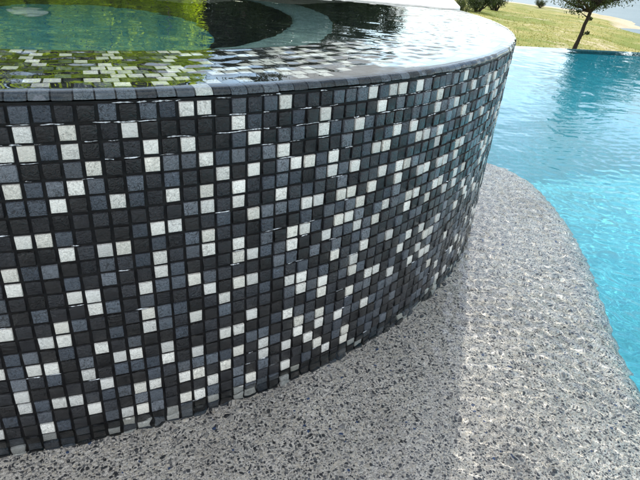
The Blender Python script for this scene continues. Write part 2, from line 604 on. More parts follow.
FLOOR_Z = -1.75
ang = np.linspace(-2.2, sa[-1], 560)
rad = np.interp(ang, sa, sr_)
ker = np.ones(9) / 9
rad[4:-4] = np.convolve(rad, ker, 'valid')
steps = [(0, 0)] + [(None, f) for f in np.linspace(0.04, 0.94, 26)]
rows = []
for f in np.concatenate([np.linspace(0, 0.97, 40)]):
    rr = 56.0 + (rad - 3.2 - 56.0) * f
    rows.append((rr, shelf_z(ang)))
for th in np.linspace(0, math.pi / 2, 9):
    rows.append((rad - 3.2 + 3.2 * math.sin(th), shelf_z(ang) - 3.2 * U * (1 - math.cos(th))))
rows.append((rad, np.full_like(rad, FLOOR_Z - 0.02)))
V = np.zeros((len(rows), len(ang), 3))
for i, (rr, zz) in enumerate(rows):
    V[i, :, 0] = rr * U * np.sin(ang); V[i, :, 1] = -rr * U * np.cos(ang)
    V[i, :, 2] = zz + (0.0025 * np.sin(rr * 0.37 + ang * 21) * np.sin(ang * 33) if i < 40 else 0)
pool = tag(empty('infinity_pool'), 'infinity pool with a grey pebble shelf round the spa and a turquoise deep end', 'swimming pool')
shelf = link('pebble_shelf', mesh_from('pebble_shelf', V.reshape(-1, 3), grid_faces(len(rows), len(ang))[:, ::-1], True), M_PEBBLE, pool)


def wall_prism(name, pts, z0, z1, mat, parent=None, bev=0.0):
    """a solid with the plan pts (counter-clockwise)"""
    n = len(pts)
    V = [(x, y, z0) for x, y in pts]
    if bev > 0:
        c = Vector((sum(p[0] for p in pts) / n, sum(p[1] for p in pts) / n))
        inner = []
        for i in range(n):
            p0, p1, p2 = Vector(pts[i - 1]), Vector(pts[i]), Vector(pts[(i + 1) % n])
            d1 = (p1 - p0).normalized(); d2 = (p2 - p1).normalized()
            n1 = Vector((-d1.y, d1.x)); n2 = Vector((-d2.y, d2.x))
            nn = (n1 + n2).normalized()
            inner.append(p1 + nn * bev / max(0.3, nn.dot(n1)))
        V += [(x, y, z1 - bev) for x, y in pts] + [(p.x, p.y, z1) for p in inner]
        lev = 3
    else:
        V += [(x, y, z1) for x, y in pts]
        lev = 2
    F = []
    for k in range(lev - 1):
        for i in range(n):
            j = (i + 1) % n
            F.append((k * n + i, k * n + j, (k + 1) * n + j, (k + 1) * n + i))
    F.append(tuple(range((lev - 1) * n, lev * n)))
    F.append(tuple(reversed(range(n))))
    me = bpy.data.meshes.new(name)
    me.from_pydata(V, [], F)
    me.update()
    return link(name, me, mat, parent)


def along(a, b):
    """plan point: a metres along the infinity edge from PA, b metres outwards"""
    p = Vector((PA.x, PA.y, 0)) + LD * a + LN * b
    return (p.x, p.y)


L_R, L_L, NEAR = 9.0, -5.5, -7.5
sl = np.concatenate([0.02 - 1.5 * (1 - np.cos(np.linspace(0, math.pi / 2, 13))), [-2.2, -3.0, -5.0, NEAR]])
zf = np.concatenate([FLOOR_Z + 1.5 * (1 - np.sin(np.linspace(0, math.pi / 2, 13))), [FLOOR_Z] * 4])
V = [[(*along(a_, b_), z_) for a_ in np.linspace(L_L, L_R, 12)] for b_, z_ in zip(sl, zf)]
floor = link('deep_floor', mesh_from('deep_floor', np.array(V).reshape(-1, 3), grid_faces(len(sl), 12)[:, ::-1], True), M_POOL, pool)
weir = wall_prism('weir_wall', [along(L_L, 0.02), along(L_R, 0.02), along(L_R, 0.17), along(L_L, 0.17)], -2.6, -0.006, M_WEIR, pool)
wall_r = wall_prism('pool_wall', [along(L_R, NEAR), along(L_R + 0.3, NEAR), along(L_R + 0.3, 0.17), along(L_R, 0.17)], -2.6, 0.05, M_POOL, pool)
wall_n = wall_prism('pool_wall', [along(L_L, NEAR - 0.3), along(L_R + 0.3, NEAR - 0.3), along(L_R + 0.3, NEAR), along(L_L, NEAR)], -2.6, 0.05, M_POOL, pool)

# ------------------------------------------------------------------ pool water: real ripples
def pool_ripples():
    return [ripple_set(30, 0.016, 0.038, 0.070, 3), ripple_set(40, 0.024, 0.058, 0.105, 5, 0.35, 1.2), ripple_set(14, 0.075, 0.16, 0.015, 8, 0.35, 1.4), ripple_set(8, 0.16, 0.5, 0.008, 6, 0.9, 1.0)]


th = np.concatenate([np.radians(np.arange(-50, 80, 0.2)), np.radians(np.arange(80, 310, 3.0))])
rr = [0.03]
while rr[-1] < 14:
    rr.append(rr[-1] + max(0.0050, rr[-1] * 0.0062) if rr[-1] < 9 else rr[-1] * 1.03)
rr = np.array(rr)
RR, TH = np.meshgrid(rr, th, indexing='ij')
X = CAM[0] + RR * np.sin(TH); Y = CAM[1] + RR * np.cos(TH)
s = s_of(X, Y)
over = np.clip(s - 0.13, 0, None)
X -= LN.x * over; Y -= LN.y * over
rad_ = np.hypot(X, Y)
inner_r = (R - 0.1) * U
cell = np.maximum(0.005, RR * 0.0052)
phi = np.arctan2(X, -Y)
off_shelf = np.clip((rad_ / U - np.interp(phi, sa, sr_)) / 6.0, 0, 1)
calm = 0.52 + 0.24 * np.clip((phi - 0.30) / 0.35, 0, 1)
Z = ripple(pool_ripples(), X, Y, cell) * (calm + (1.15 - calm) * off_shelf)
# churned water where the spill runs into the pool
dwall = np.clip(rad_ - R * U, 0, None)
phi = np.arctan2(X, -Y)
churn = ripple([ripple_set(36, 0.016, 0.06, 0.22, 9)], X, Y, cell)
patch = 0.5 + 0.5 * np.sin(phi * 9 + 2 * np.sin(phi * 23)) * np.sin(phi * 4 + 1)
Z += churn * np.exp(-dwall / 0.045) * np.clip(1.0 - 1.1 * (phi - 0.35), 0.1, 1.0) * (0.35 + 0.65 * patch)
fade = np.clip(-(s - 0.13) / 0.5, 0, 1)
Z *= 0.35 + 0.65 * fade
push = np.clip(inner_r - rad_, 0, None)
V = np.stack([X, Y, Z], -1).reshape(-1, 3)
Fq = grid_faces(len(rr), len(th), True)
bad = (rad_.ravel() < inner_r - 0.03) | (s.ravel() > 0.13 + 1e-5)
along_l = (LD.x * (X - PA.x) + LD.y * (Y - PA.y)).ravel()
out = (along_l > L_R - 0.002) | (along_l < L_L) | (s.ravel() < NEAR)
keep = ~(bad[Fq].all(1)) & ~(out[Fq].any(1))
Fq = Fq[keep]
used = np.unique(Fq)
remap = np.full(len(V), -1); remap[used] = np.arange(len(used))
pw = link('pool_water', mesh_from('pool_water', V[used], remap[Fq], True), M_POOLWATER)
tag(pw, kind='structure')

# ------------------------------------------------------------------ spa water with a film over the coping
n_a = 1100
rr = np.concatenate([np.linspace(0.3, 46, 110), np.linspace(46.3, R - 0.62, 70)])
lip = [(R - 0.27 + 0.395 * math.cos(t), RIM - 0.31 + 0.40 * math.sin(t)) for t in np.linspace(math.pi / 2 - 0.12, 0.12, 10)]
aa = np.linspace(0, 2 * np.pi, n_a, endpoint=False)
RR, TH = np.meshgrid(rr * U, aa, indexing='ij')
X = RR * np.sin(TH); Y = -RR * np.cos(TH)
sp_sets = [ripple_set(20, 0.03, 0.08, 0.011, 21), ripple_set(14, 0.08, 0.4, 0.007, 22)]
Z = ripple(sp_sets, X, Y, np.maximum(0.008, RR * 0.007))
film = ripple([ripple_set(26, 0.02, 0.055, 0.045, 27)], X, Y, np.maximum(0.008, RR * 0.007))
Z = Z + film * np.clip((RR / U - 46.5) / 2.0, 0, 1) * np.clip((R - 0.62 - RR / U) / 3.0, 0, 1)
Z = np.clip(Z, -0.003, 0.004) + (RIM + 0.10) * U
edge = np.clip((R - 0.62 - RR / U) / 3.0, 0, 1)
Z = (RIM + 0.10) * U + (Z - (RIM + 0.10) * U) * (0.12 + 0.88 * edge)
V = [np.stack([X, Y, Z], -1)]
for (pr, pz) in lip:
    wob = 1 + 0.0006 * np.sin(aa * 140 + 3 * np.sin(aa * 33))
    V.append(np.stack([pr * wob * U * np.sin(aa), -pr * wob * U * np.cos(aa), np.full_like(aa, pz * U)], -1)[None])
V = np.concatenate(V, 0)
sw = link('spa_water', mesh_from('spa_water', V.reshape(-1, 3), grid_faces(V.shape[0], n_a, True)[:, ::-1], True), M_SPAWATER)
tag(sw, kind='structure')

# ------------------------------------------------------------------ terrace behind the spa, pale stone coping
C1 = Vector((57.5, -8.5, 0)) * U
C2 = Vector((42.0, 1.0, 0)) * U
cd = (C2 - C1).normalized()
cn = Vector((-cd.y, cd.x, 0))
if cn.y < 0: cn = -cn
def lp(a, b):
    p = C1 + cd * a + cn * b
    return (p.x, p.y)
TOP = RIM * U
out_dir = Vector((math.sin(math.radians(33)), math.cos(math.radians(33)), 0))
pr = C1 + cd * 0.05 + cn * 1.5
pr2 = pr + out_dir * 3.0
pts = [lp(6.0, 0.06), lp(0.10, 0.06), (pr.x, pr.y), (pr2.x, pr2.y), (0.5, 14), (-14, 16), (-16, 2)]
def ccw(p):
    a = sum(p[i - 1][0] * p[i][1] - p[i][0] * p[i - 1][1] for i in range(len(p)))
    return p if a > 0 else p[::-1]
terr = wall_prism('terrace', ccw(pts), -2.5, TOP - 0.03, M_PATIO)
tag(terr, kind='structure')
# stone slabs with thin joints, rounded front end
Vs, Fs = [], []
a0 = -0.03
random.seed(11)
stones = []
while a0 < 5.6:
    ln = random.uniform(0.42, 0.7)
    stones.append((a0, a0 + ln - 0.008)); a0 += ln
me = bpy.data.meshes.new('stone_coping')
for q, (s0, s1) in enumerate(stones):
    w0, w1 = -0.02, 1.60
    if q == 0:
        plan = [(s1, w0), (s0 + 0.09, w0)] + [(s0 + 0.09 - 0.09 * math.sin(t), w0 + 0.09 - 0.09 * math.cos(t)) for t in np.linspace(0.2, math.pi / 2, 6)] + \
               [(s0 + 0.09 - 0.09 * math.cos(t), w1 - 0.09 + 0.09 * math.sin(t)) for t in np.linspace(0, math.pi / 2, 6)] + [(s1, w1)]
    else:
        plan = [(s1, w0), (s0, w0), (s0, w1), (s1, w1)]
    P = ccw([lp(a, b) for a, b in plan])
    dz = random.uniform(-0.002, 0.002)
    n = len(P); k = len(Vs)
    cxm = sum(p[0] for p in P) / n; cym = sum(p[1] for p in P) / n
    for (zz, sc) in ((TOP - 0.03, 1.0), (TOP + 0.007 + dz, 1.0), (TOP + 0.011 + dz, 0.992), (TOP + 0.012 + dz, 0.985)):
        for x, y in P:
            Vs.append((cxm + (x - cxm) * sc, cym + (y - cym) * sc, zz))
    for lv in range(3):
        for i in range(n):
            j = (i + 1) % n
            Fs.append((k + lv * n + i, k + lv * n + j, k + (lv + 1) * n + j, k + (lv + 1) * n + i))
    Fs.append(tuple(range(k + 3 * n, k + 4 * n)))
me.from_pydata(Vs, [], Fs); me.update()
tag(link('stone_coping', me, M_STONE), 'row of white sunlit stone slabs edging the far side of the spa', 'stone edging')

# ------------------------------------------------------------------ ground: grass slope falling to the lake
LAKE = -3.86
HC = CAM[2] - LAKE
def shore_dist(az):     # degrees -> metres from the camera
    xs = np.array([-180, -60, 20, 36, 42.4, 45, 48.1, 50, 52.4, 56, 62, 70, 100, 180])
    es = np.array([3.0, 3.0, 2.7, 2.75, 2.9, 2.95, 3.1, 3.3, 3.72, 4.2, 4.6, 4.6, 4.2, 3.0])
    return HC / np.tan(np.radians(np.interp(az, xs, es)))


def ground_z(x, y):
    dx, dy = x - CAM[0], y - CAM[1]
    d = np.hypot(dx, dy); az = np.degrees(np.arctan2(dx, dy))
    D = shore_dist(az)
    z = LAKE + (D - d) * 0.030 * np.where(d < D, 1.0, 1.5)
    z = z - 0.6 * np.exp(-((d - 61) / 4.5) ** 2) * np.clip((az - 49.8) / 1.6, 0, 1) - 0.9 * np.exp(-((d - 60) / 3.2) ** 2) * np.clip((az - 50.2) / 1.5, 0, 1)
    z += 0.10 * np.sin(x * 0.21 + 1.1) * np.sin(y * 0.17) + 0.05 * np.sin(x * 0.53 + y * 0.31) + 0.03 * np.sin(x * 1.3) * np.sin(y * 1.1 + 0.4)
    s = s_of(x, y)
    near = np.clip((s - 0.25) / 4.0, 0, 1)
    z = np.where(s < 0.25, -2.9, z)
    return np.maximum(z, LAKE - 6.0) * 1.0


th = np.concatenate([np.radians(np.arange(20, 75, 0.35)), np.radians(np.arange(75, 380, 4.0))])
rr = [1.0]
while rr[-1] < 170: rr.append(rr[-1] * 1.018 + 0.02)
while rr[-1] < 2500: rr.append(rr[-1] * 1.2)
rr = np.array(rr)
RR, TH = np.meshgrid(rr, th, indexing='ij')
X = CAM[0] + RR * np.sin(TH); Y = CAM[1] + RR * np.cos(TH)
Z = ground_z(X, Y)


def mat_ground():
    t = NT('lakeside_grass')
    geo = t.n('ShaderNodeNewGeometry')
    co = geo.outputs['Position']
    n1 = t.noise(co, 0.16, 5.0, 0.6, 0.5)
    n2 = t.noise(co, 1.1, 5.0, 0.7)
    n3 = t.noise(co, 9.0, 4.0, 0.7)
    green = t.ramp(n3, [(0.3, (0.14, 0.18, 0.03)), (0.7, (0.23, 0.26, 0.055))])
    straw = t.ramp(n3, [(0.3, (0.31, 0.27, 0.085)), (0.7, (0.43, 0.375, 0.135))])
    sand = t.ramp(n2, [(0.3, (0.46, 0.38, 0.25)), (0.7, (0.62, 0.54, 0.38))])
    f = t.math('ADD', t.math('MULTIPLY', n1, 0.75), t.math('MULTIPLY', n2, 0.4))
    c = t.mix(t.ramp(f, [(0.52, 0.0), (0.70, 1.0)]), green, straw)
    c = t.mix(t.ramp(t.math('ADD', t.math('MULTIPLY', n2, 0.6), t.math('MULTIPLY', t.noise(co, 0.3, 3.0), 0.5)), [(0.60, 0.0), (0.72, 0.75)]), c, sand)
    sepz = t.n('ShaderNodeSeparateXYZ'); t.l(co, sepz.inputs[0])
    zz = t.math('ADD', sepz.outputs[2], t.math('MULTIPLY', n2, 0.3))
    beach = t.ramp(t.math('MULTIPLY', t.math('SUBTRACT', zz, LAKE), 1.0), [(0.30, 1.0), (0.62, 0.0)])
    c = t.mix(beach, c, sand)
    return t.finish(t.principled(c, 0.95, t.bump(n3, 0.6, 0.08), 0.1))


ground = link('ground', mesh_from('ground', np.stack([X, Y, Z], -1).reshape(-1, 3), grid_faces(len(rr), len(th), True), True), mat_ground())
tag(ground, kind='structure')


def ground_at(px, py):
    """where the sight line of a photo point meets the slope"""
    a, e = sight(px, py)
    lo = 3.0
    for d in np.arange(3.0, 400, 0.05):
        x, y = CAM[0] + d * math.sin(a), CAM[1] + d * math.cos(a)
        if CAM[2] + d * math.tan(e) <= float(ground_z(np.array(x), np.array(y))) and s_of(x, y) > 0.3:
            return Vector((x, y, float(ground_z(np.array(x), np.array(y))))), d
    return None, None


# lake
def mat_lake():
    t = NT('lake_water')
    geo = t.n('ShaderNodeNewGeometry')
    v = geo.outputs['Position']
    n = t.noise(v, 1.6, 4.0, 0.6, 0.4)
    p = t.principled(t.mix(t.noise(v, 0.09, 4.0), (0.13, 0.19, 0.21), (0.21, 0.28, 0.30)), 0.6, t.bump(n, 0.6, 0.15), 0.03)
    return t.finish(p)
a = np.radians(np.arange(0, 360, 6.0))
V = [(CAM[0], CAM[1], LAKE)] + [(CAM[0] + 3000 * math.sin(q), CAM[1] + 3000 * math.cos(q), LAKE) for q in a]
Fl = [(0, i + 2 if i + 2 <= len(a) else 1, i + 1) for i in range(len(a))]
lake = link('lake', mesh_from('lake', V, Fl), mat_lake())
tag(lake, kind='structure')

# far shore
V, F = [], []
nh = 120
for i in range(nh):
    q = math.radians(-40 + 150 * i / (nh - 1))
    h = 28 + 22 * noise.noise(Vector((i * 0.11, 0, 0))) + 10 * noise.noise(Vector((i * 0.37, 3, 0)))
    for (d, z) in ((1500, LAKE - 1), (1620, LAKE + h * 0.5), (1850, LAKE + h), (2300, LAKE - 1)):
        V.append((CAM[0] + d * math.sin(q), CAM[1] + d * math.cos(q), z))
hills = link('hills', mesh_from('hills', np.array(V), grid_faces(nh, 4), True), mat_simple('far_woods', (0.05, 0.08, 0.05), (0.10, 0.13, 0.08), 0.02, 0.95, 0.5, 4.0))
tag(hills, kind='structure')

# pool surround behind the photographer
deck = wall_prism('patio', ccw([along(L_L - 8, NEAR - 6), along(L_R + 6, NEAR - 6), along(L_R + 6, NEAR - 0.3), along(L_L - 8, NEAR - 0.3)]), -2.6, 0.06, M_PATIO)
tag(deck, kind='structure')

# ------------------------------------------------------------------ trees
def tube(pts, rads, nseg=8):
    V, F = [], []
    for i, p in enumerate(pts):
        d = (pts[min(i + 1, len(pts) - 1)] - pts[max(i - 1, 0)]).normalized()
        a = d.cross(Vector((0.3, 0.7, 0.2))).normalized(); b = d.cross(a)
        for k in range(nseg):
            t = 2 * math.pi * k / nseg
            w = 1 + 0.15 * math.sin(3 * t + i)
            V.append(p + (a * math.cos(t) + b * math.sin(t)) * rads[i] * w)
    for i in range(len(pts) - 1):
        for k in range(nseg):
            k2 = (k + 1) % nseg
            F.append((i * nseg + k, i * nseg + k2, (i + 1) * nseg + k2, (i + 1) * nseg + k))
    return V, F


class Wood:
    def __init__(self): self.V, self.F = [], []
    def add(self, pts, rads, nseg=8):
        v, f = tube(pts, rads, nseg); k = len(self.V)
        self.V += v; self.F += [tuple(i + k for i in q) for q in f]
    def build(self, name, mat, parent):
        me = bpy.data.meshes.new(name)
        me.from_pydata([tuple(v) for v in self.V], [], self.F)
        for p in me.polygons: p.use_smooth = True
        me.update()
        return link(name, me, mat, parent)


def leaves(name, centres, mat, parent, per, spread, size, droop=0.0, aspect=0.5, seed=0, flat=0.75):
    """clumps of single leaves; centres = list of (Vector, clump radius)"""
    g = np.random.default_rng(seed)
    C, Rr = [], []
    for (p, r) in centres:
        C += [tuple(p)] * per; Rr += [r] * per
    C = np.array(C); Rr = np.array(Rr); n = len(C)
    d = g.normal(size=(n, 3)); d /= np.linalg.norm(d, axis=1)[:, None]
    off = d * (g.uniform(0, 1, n) ** 0.45 * Rr * spread)[:, None]
    off[:, 2] *= flat
    P = C + off
    P[:, 2] -= droop * g.uniform(0, 1, n) ** 2 * Rr
    ax = g.normal(size=(n, 3)); ax[:, 2] -= droop * 1.5
    ax /= np.linalg.norm(ax, axis=1)[:, None]
    bx = np.cross(ax, g.normal(size=(n, 3))); bx /= np.linalg.norm(bx, axis=1)[:, None]
    L = (size * g.uniform(0.6, 1.4, n))[:, None]
    W = L * aspect
    V = np.stack([P - ax * L * 0.5, P + bx * W * 0.5 - ax * L * 0.05, P + ax * L * 0.5, P - bx * W * 0.5 - ax * L * 0.05], 1).reshape(-1, 3)
    F = np.arange(n * 4).reshape(-1, 4)
    me = mesh_from(name, V, F)
    at = me.attributes.new('shade', 'FLOAT', 'FACE')
    at.data.foreach_set('value', g.uniform(0, 1, len(me.polygons)).astype(np.float32))
    return link(name, me, mat, parent)


def bent(p0, p1, n, wob, seed):
    random.seed(seed)
    out = []
    for i in range(n + 1):
        t = i / n
        p = p0.lerp(p1, t)
        w = wob * math.sin(t * math.pi)
        out.append(p + Vector((random.uniform(-w, w), random.uniform(-w, w), random.uniform(-w, w) * 0.4)))
    return out


def make_tree(name, base, top_dir, trunk_h, trunk_r, crown_r, crown_h, n_branch, per, leaf, label, cat, group, m_bark, m_leaf, seed, droop=0.0, low=0.35, lean=(0, 0), aspect=0.5):
    random.seed(seed)
    root = empty(name, base)
    tag(root, label, cat, group)
    w = Wood()
    t_end = Vector((lean[0], lean[1], trunk_h))
    tp = bent(Vector((0, 0, -0.25)), t_end, 7, trunk_r * 1.4, seed)
    w.add(tp, [trunk_r * (1.35 if i == 0 else 1.0) * (1 - 0.45 * i / 7) for i in range(8)], 10)
    cl = []
    rs = random.Random(seed)
    for b in range(n_branch):
        f = rs.uniform(low, 1.0)
        st = tp[min(7, int(f * 7))].lerp(tp[min(7, int(f * 7) + 1)], rs.random()) if f < 0.98 else tp[7]
        az = rs.uniform(0, 2 * math.pi)
        rr = crown_r * rs.uniform(0.45, 1.0)
        en = Vector((t_end.x + math.cos(az) * rr, t_end.y + math.sin(az) * rr, trunk_h + crown_h * rs.uniform(-0.28, 0.75) * (1.1 - 0.5 * rr / crown_r)))
        bp = bent(st, en, 5, rr * 0.10, seed * 31 + b)
        br = trunk_r * rs.uniform(0.28, 0.45)
        w.add(bp, [br * (1 - 0.75 * i / 5) for i in range(6)], 6)
        for q in (2, 3, 4, 5):
            cl.append((bp[q] + Vector((rs.uniform(-.2, .2), rs.uniform(-.2, .2), rs.uniform(-.1, .2))) * crown_r * 0.6, crown_r * rs.uniform(0.16, 0.34)))
            if rs.random() < 0.6:
                e2 = bp[q] + Vector((rs.uniform(-1, 1), rs.uniform(-1, 1), rs.uniform(-.3, .6))) * crown_r * 0.35
                w.add([bp[q], bp[q].lerp(e2, .5), e2], [br * .3, br * .2, br * .06], 5)
                cl.append((e2, crown_r * rs.uniform(0.14, 0.28)))
    w.build('trunk', m_bark, root)
    leaves('crown', cl, m_leaf, root, per, 1.0, leaf, droop, aspect, seed)
    return root


B_DARK = mat_bark('dark_bark', (0.018, 0.014, 0.011), (0.055, 0.045, 0.036))
B_GREY = mat_bark('grey_bark', (0.05, 0.042, 0.034), (0.13, 0.115, 0.095))
L_OAK = mat_leaf('oak_leaf', (0.020, 0.032, 0.012), (0.055, 0.075, 0.025), 0.3)
L_BRIGHT = mat_leaf('bright_leaf', (0.16, 0.24, 0.016), (0.32, 0.42, 0.035), 0.7, (2.3, 2.1, 0.5))
L_DARK = mat_leaf('cedar_leaf', (0.012, 0.022, 0.010), (0.035, 0.055, 0.020), 0.2)
L_BUSH = mat_leaf('bush_leaf', (0.03, 0.045, 0.014), (0.075, 0.09, 0.03), 0.3)


def gz(p):
    return float(ground_z(np.array(p.x), np.array(p.y)))


# the oak by the infinity edge
d_t = 19.0
az_b = math.degrees(sight(573.5, 50)[0]); az_f = math.degrees(sight(591, 10)[0])
b = bearing(az_b, d_t); b.z = gz(b)
root = tag(empty('oak_tree', b), 'dark crooked oak leaning right on the grass beyond the pool edge', 'tree')
def rel(px, py, dd=0.0):
    a, e = sight(px, py)
    D = d_t + dd
    return Vector((CAM[0] + D * math.sin(a), CAM[1] + D * math.cos(a), CAM[2] + D * math.tan(e))) - b
w = Wood()
tr = [Vector((-0.05, 0.05, -0.3)), rel(575, 47), rel(578.5, 40), rel(582, 33), rel(584.5, 25), rel(588, 18), rel(590.5, 11), rel(591.5, 6)]
w.add(tr, [0.085, 0.062, 0.054, 0.058, 0.048, 0.053, 0.050, 0.056], 10)
fork = tr[-1]
cl = []
rs = random.Random(5)
limbs = [(rel(566, 1.5, 0.3), 3), (rel(606, -1, -0.5), 3), (rel(619, 0.0, 0.5), 3), (rel(574, -12, -0.8), 3), (rel(592, -30, 0.4), 3), (rel(614, -26, 1.0), 3),
         (rel(576, -48, 0.2), 2), (rel(632, -38, -0.4), 2), (rel(600, -62, 0.6), 2), (rel(578, -78, -0.6), 2), (rel(622, -80, 0.3), 2), (rel(600, -105, -0.3), 2), (rel(584, -118, 0.5), 2), (rel(614, -125, 0.0), 2),
         (rel(578, -95, 0.4), 2), (rel(640, -95, 0.6), 2), (rel(598, -140, 0.2), 2), (rel(590, -90, 0.1), 2)]
for i, (e, _) in enumerate(limbs):
    if i >= 4:
        e = e + Vector((math.cos(math.radians(az_b)), -math.sin(math.radians(az_b)), 0)) * (0.5 if i < 6 else 1.35)
    bp = bent(fork if i % 3 else tr[-2], e, 6, 0.12, 70 + i)
    w.add(bp, [0.055 * (1 - 0.12 * q) for q in range(7)], 7)
    up_ = 1.0 if i < 6 else 1.25
    for q in (3, 4, 5, 6):
        for _ in range(3):
            e2 = bp[q] + Vector((rs.uniform(-1, 1), rs.uniform(-1, 1), rs.uniform(-0.35, 0.75))) * 0.42 * up_
            w.add([bp[q], bp[q].lerp(e2, .5) + Vector((0, 0, 0.03)), e2], [0.018, 0.012, 0.004], 5)
            cl += [(e2, rs.uniform(0.13, 0.27) * up_)] * (1 if i < 6 else 3)
for (px, py) in ((584, 24), (579, 37), (587, 17)):
    st = rel(px, py)
    e2 = st + Vector((rs.uniform(-.3, .3), rs.uniform(-.2, .2), 0.15))
    w.add([st, e2], [0.02, 0.006], 5)
    cl.append((e2, 0.07))
w.build('trunk', B_DARK, root)
leaves('crown', cl, L_OAK, root, 105, 1.1, 0.05, 0.05, 0.55, 41)

# its neighbour, just inside the right edge of the picture
d2 = 15.0
az2 = math.degrees(sight(637, 50)[0])
p2 = bearing(az2, d2); p2.z = gz(p2)
make_tree('oak_tree', p2, None, 3.3, 0.12, 1.4, 1.5, 11, 130, 0.06, 'dark oak trunk at the right end of the infinity edge, mostly out of frame', 'tree', None, B_DARK, L_OAK, 17, 0.05, 0.8, (0.75, -0.62))

# shrubs on the slope
for (px, py, wpx, hpx, mat, lab, sd) in ((461, 12.5, 15, 11, L_BUSH, 'low olive bush just behind the end of the white stone edging', 51),
                                         (477, 11.5, 24, 17, L_OAK, 'dark rounded bush on the grass, second from the white stone edging', 52),
                                         (494, 10.5, 20, 18, L_OAK, 'tall dark bush on the grass with a bare lakeside slope on its right', 53),
                                         (540, 8.0, 7, 8, L_BUSH, 'small lone bush at the lake shore left of the oak', 54)):
    p, d = ground_at(px, py)
    if p is None: continue
    sz = wpx / F_PX * d
    hz = hpx / F_PX * d
    root = tag(empty('shrub', p), lab, 'bush', 'bushes on the lakeside slope')
    w = Wood(); cl = []
    rs = random.Random(sd)
    for q in range(12):
        e = Vector((rs.uniform(-.5, .5) * sz, rs.uniform(-.5, .5) * sz, hz * rs.uniform(0.35, 0.95)))
        bp = bent(Vector((rs.uniform(-.1, .1) * sz, rs.uniform(-.1, .1) * sz, -0.1)), e, 3, 0.05 * sz, sd * 7 + q)
        w.add(bp, [0.03 * sz * (1 - .25 * i) for i in range(4)], 5)
        cl += [(bp[2], 0.2 * sz), (bp[3], 0.22 * sz), (e * 0.7 + Vector((0, 0, .05)), 0.2 * sz)]
    w.build('stem', B_DARK, root)
    leaves('foliage', cl, mat, root, 260, 1.15, 0.04 * sz, 0.0, 0.6, sd)

# trees on the terrace: seen mirrored in the spa water
zt = TOP - 0.03
spec = [
    (-17, 8.0, 1.9, 0.09, 1.6, 2.2, 'bright', 'leafy bright green tree mirrored at the left edge of the spa water'),
    (-6, 8.6, 1.7, 0.08, 1.7, 2.2, 'bright', 'sunlit yellow green tree mirrored above the drain in the spa water'),
    (13, 11.0, 1.2, 0.12, 1.25, 1.9, 'dark', 'dark cedar mirrored right next to the yellow green shrubs, first of the dark row'),
    (16.5, 12.0, 1.2, 0.13, 1.25, 1.6, 'dark', 'second dark cedar from the yellow green shrubs in the mirror image'),
    (20, 11.3, 1.0, 0.12, 1.15, 1.35, 'dark', 'dark cedar in the middle of the mirrored row'),
    (23.2, 12.0, 0.9, 0.12, 1.1, 1.25, 'dark', 'second dark cedar from the open sky in the mirror image'),
    (26.5, 11.5, 0.75, 0.11, 1.0, 1.1, 'dark', 'low dark cedar mirrored next to the open sky, last of the row'),
]
spec += [
    (-22, 12.5, 1.8, 0.13, 1.9, 2.6, 'dark', 'dark cedar farthest left in the mirror image, behind the yellow green trees'),
    (-11.5, 13.0, 1.8, 0.13, 1.9, 2.6, 'dark', 'dark cedar mirrored between the first and second yellow green trees'),
    (-1.5, 13.0, 1.8, 0.13, 1.9, 2.6, 'dark', 'dark cedar mirrored just right of the second yellow green tree'),
    (-17, 14.5, 2.2, 0.14, 1.9, 2.8, 'dark', 'tall dark cedar standing behind the first two mirrored cedars on the left'),
    (-6.3, 14.8, 2.2, 0.14, 1.9, 2.8, 'dark', 'tall dark cedar mirrored behind the gap above the round drain'),
    (2.6, 14.8, 2.0, 0.14, 1.9, 2.6, 'dark', 'tall dark cedar mirrored behind the tall yellow green shrub'),
    (6.5, 13.2, 1.7, 0.13, 1.8, 2.4, 'dark', 'dark cedar mirrored behind the yellow green shrub nearest the dark row'),
]
for i, (az, d, h, tr_, cr_, chh, kind, lab) in enumerate(spec):
    p = bearing(az, d, zt)
    if kind == 'bright':
        make_tree('broadleaf_tree', p, None, h, tr_, cr_, chh, 10, 13, 0.12, lab, 'tree', 'yellow green trees mirrored in the spa', B_GREY, L_BRIGHT, 100 + i, 0.9, 0.25, aspect=0.3)
    else:
        make_tree('cedar_tree', p, None, h, tr_, cr_, chh, 26, 190 if d > 12.2 else 80, 0.10, lab, 'tree', 'dark cedars mirrored in the spa', B_GREY, L_DARK, 100 + i, 0.3, 0.15, aspect=0.35)

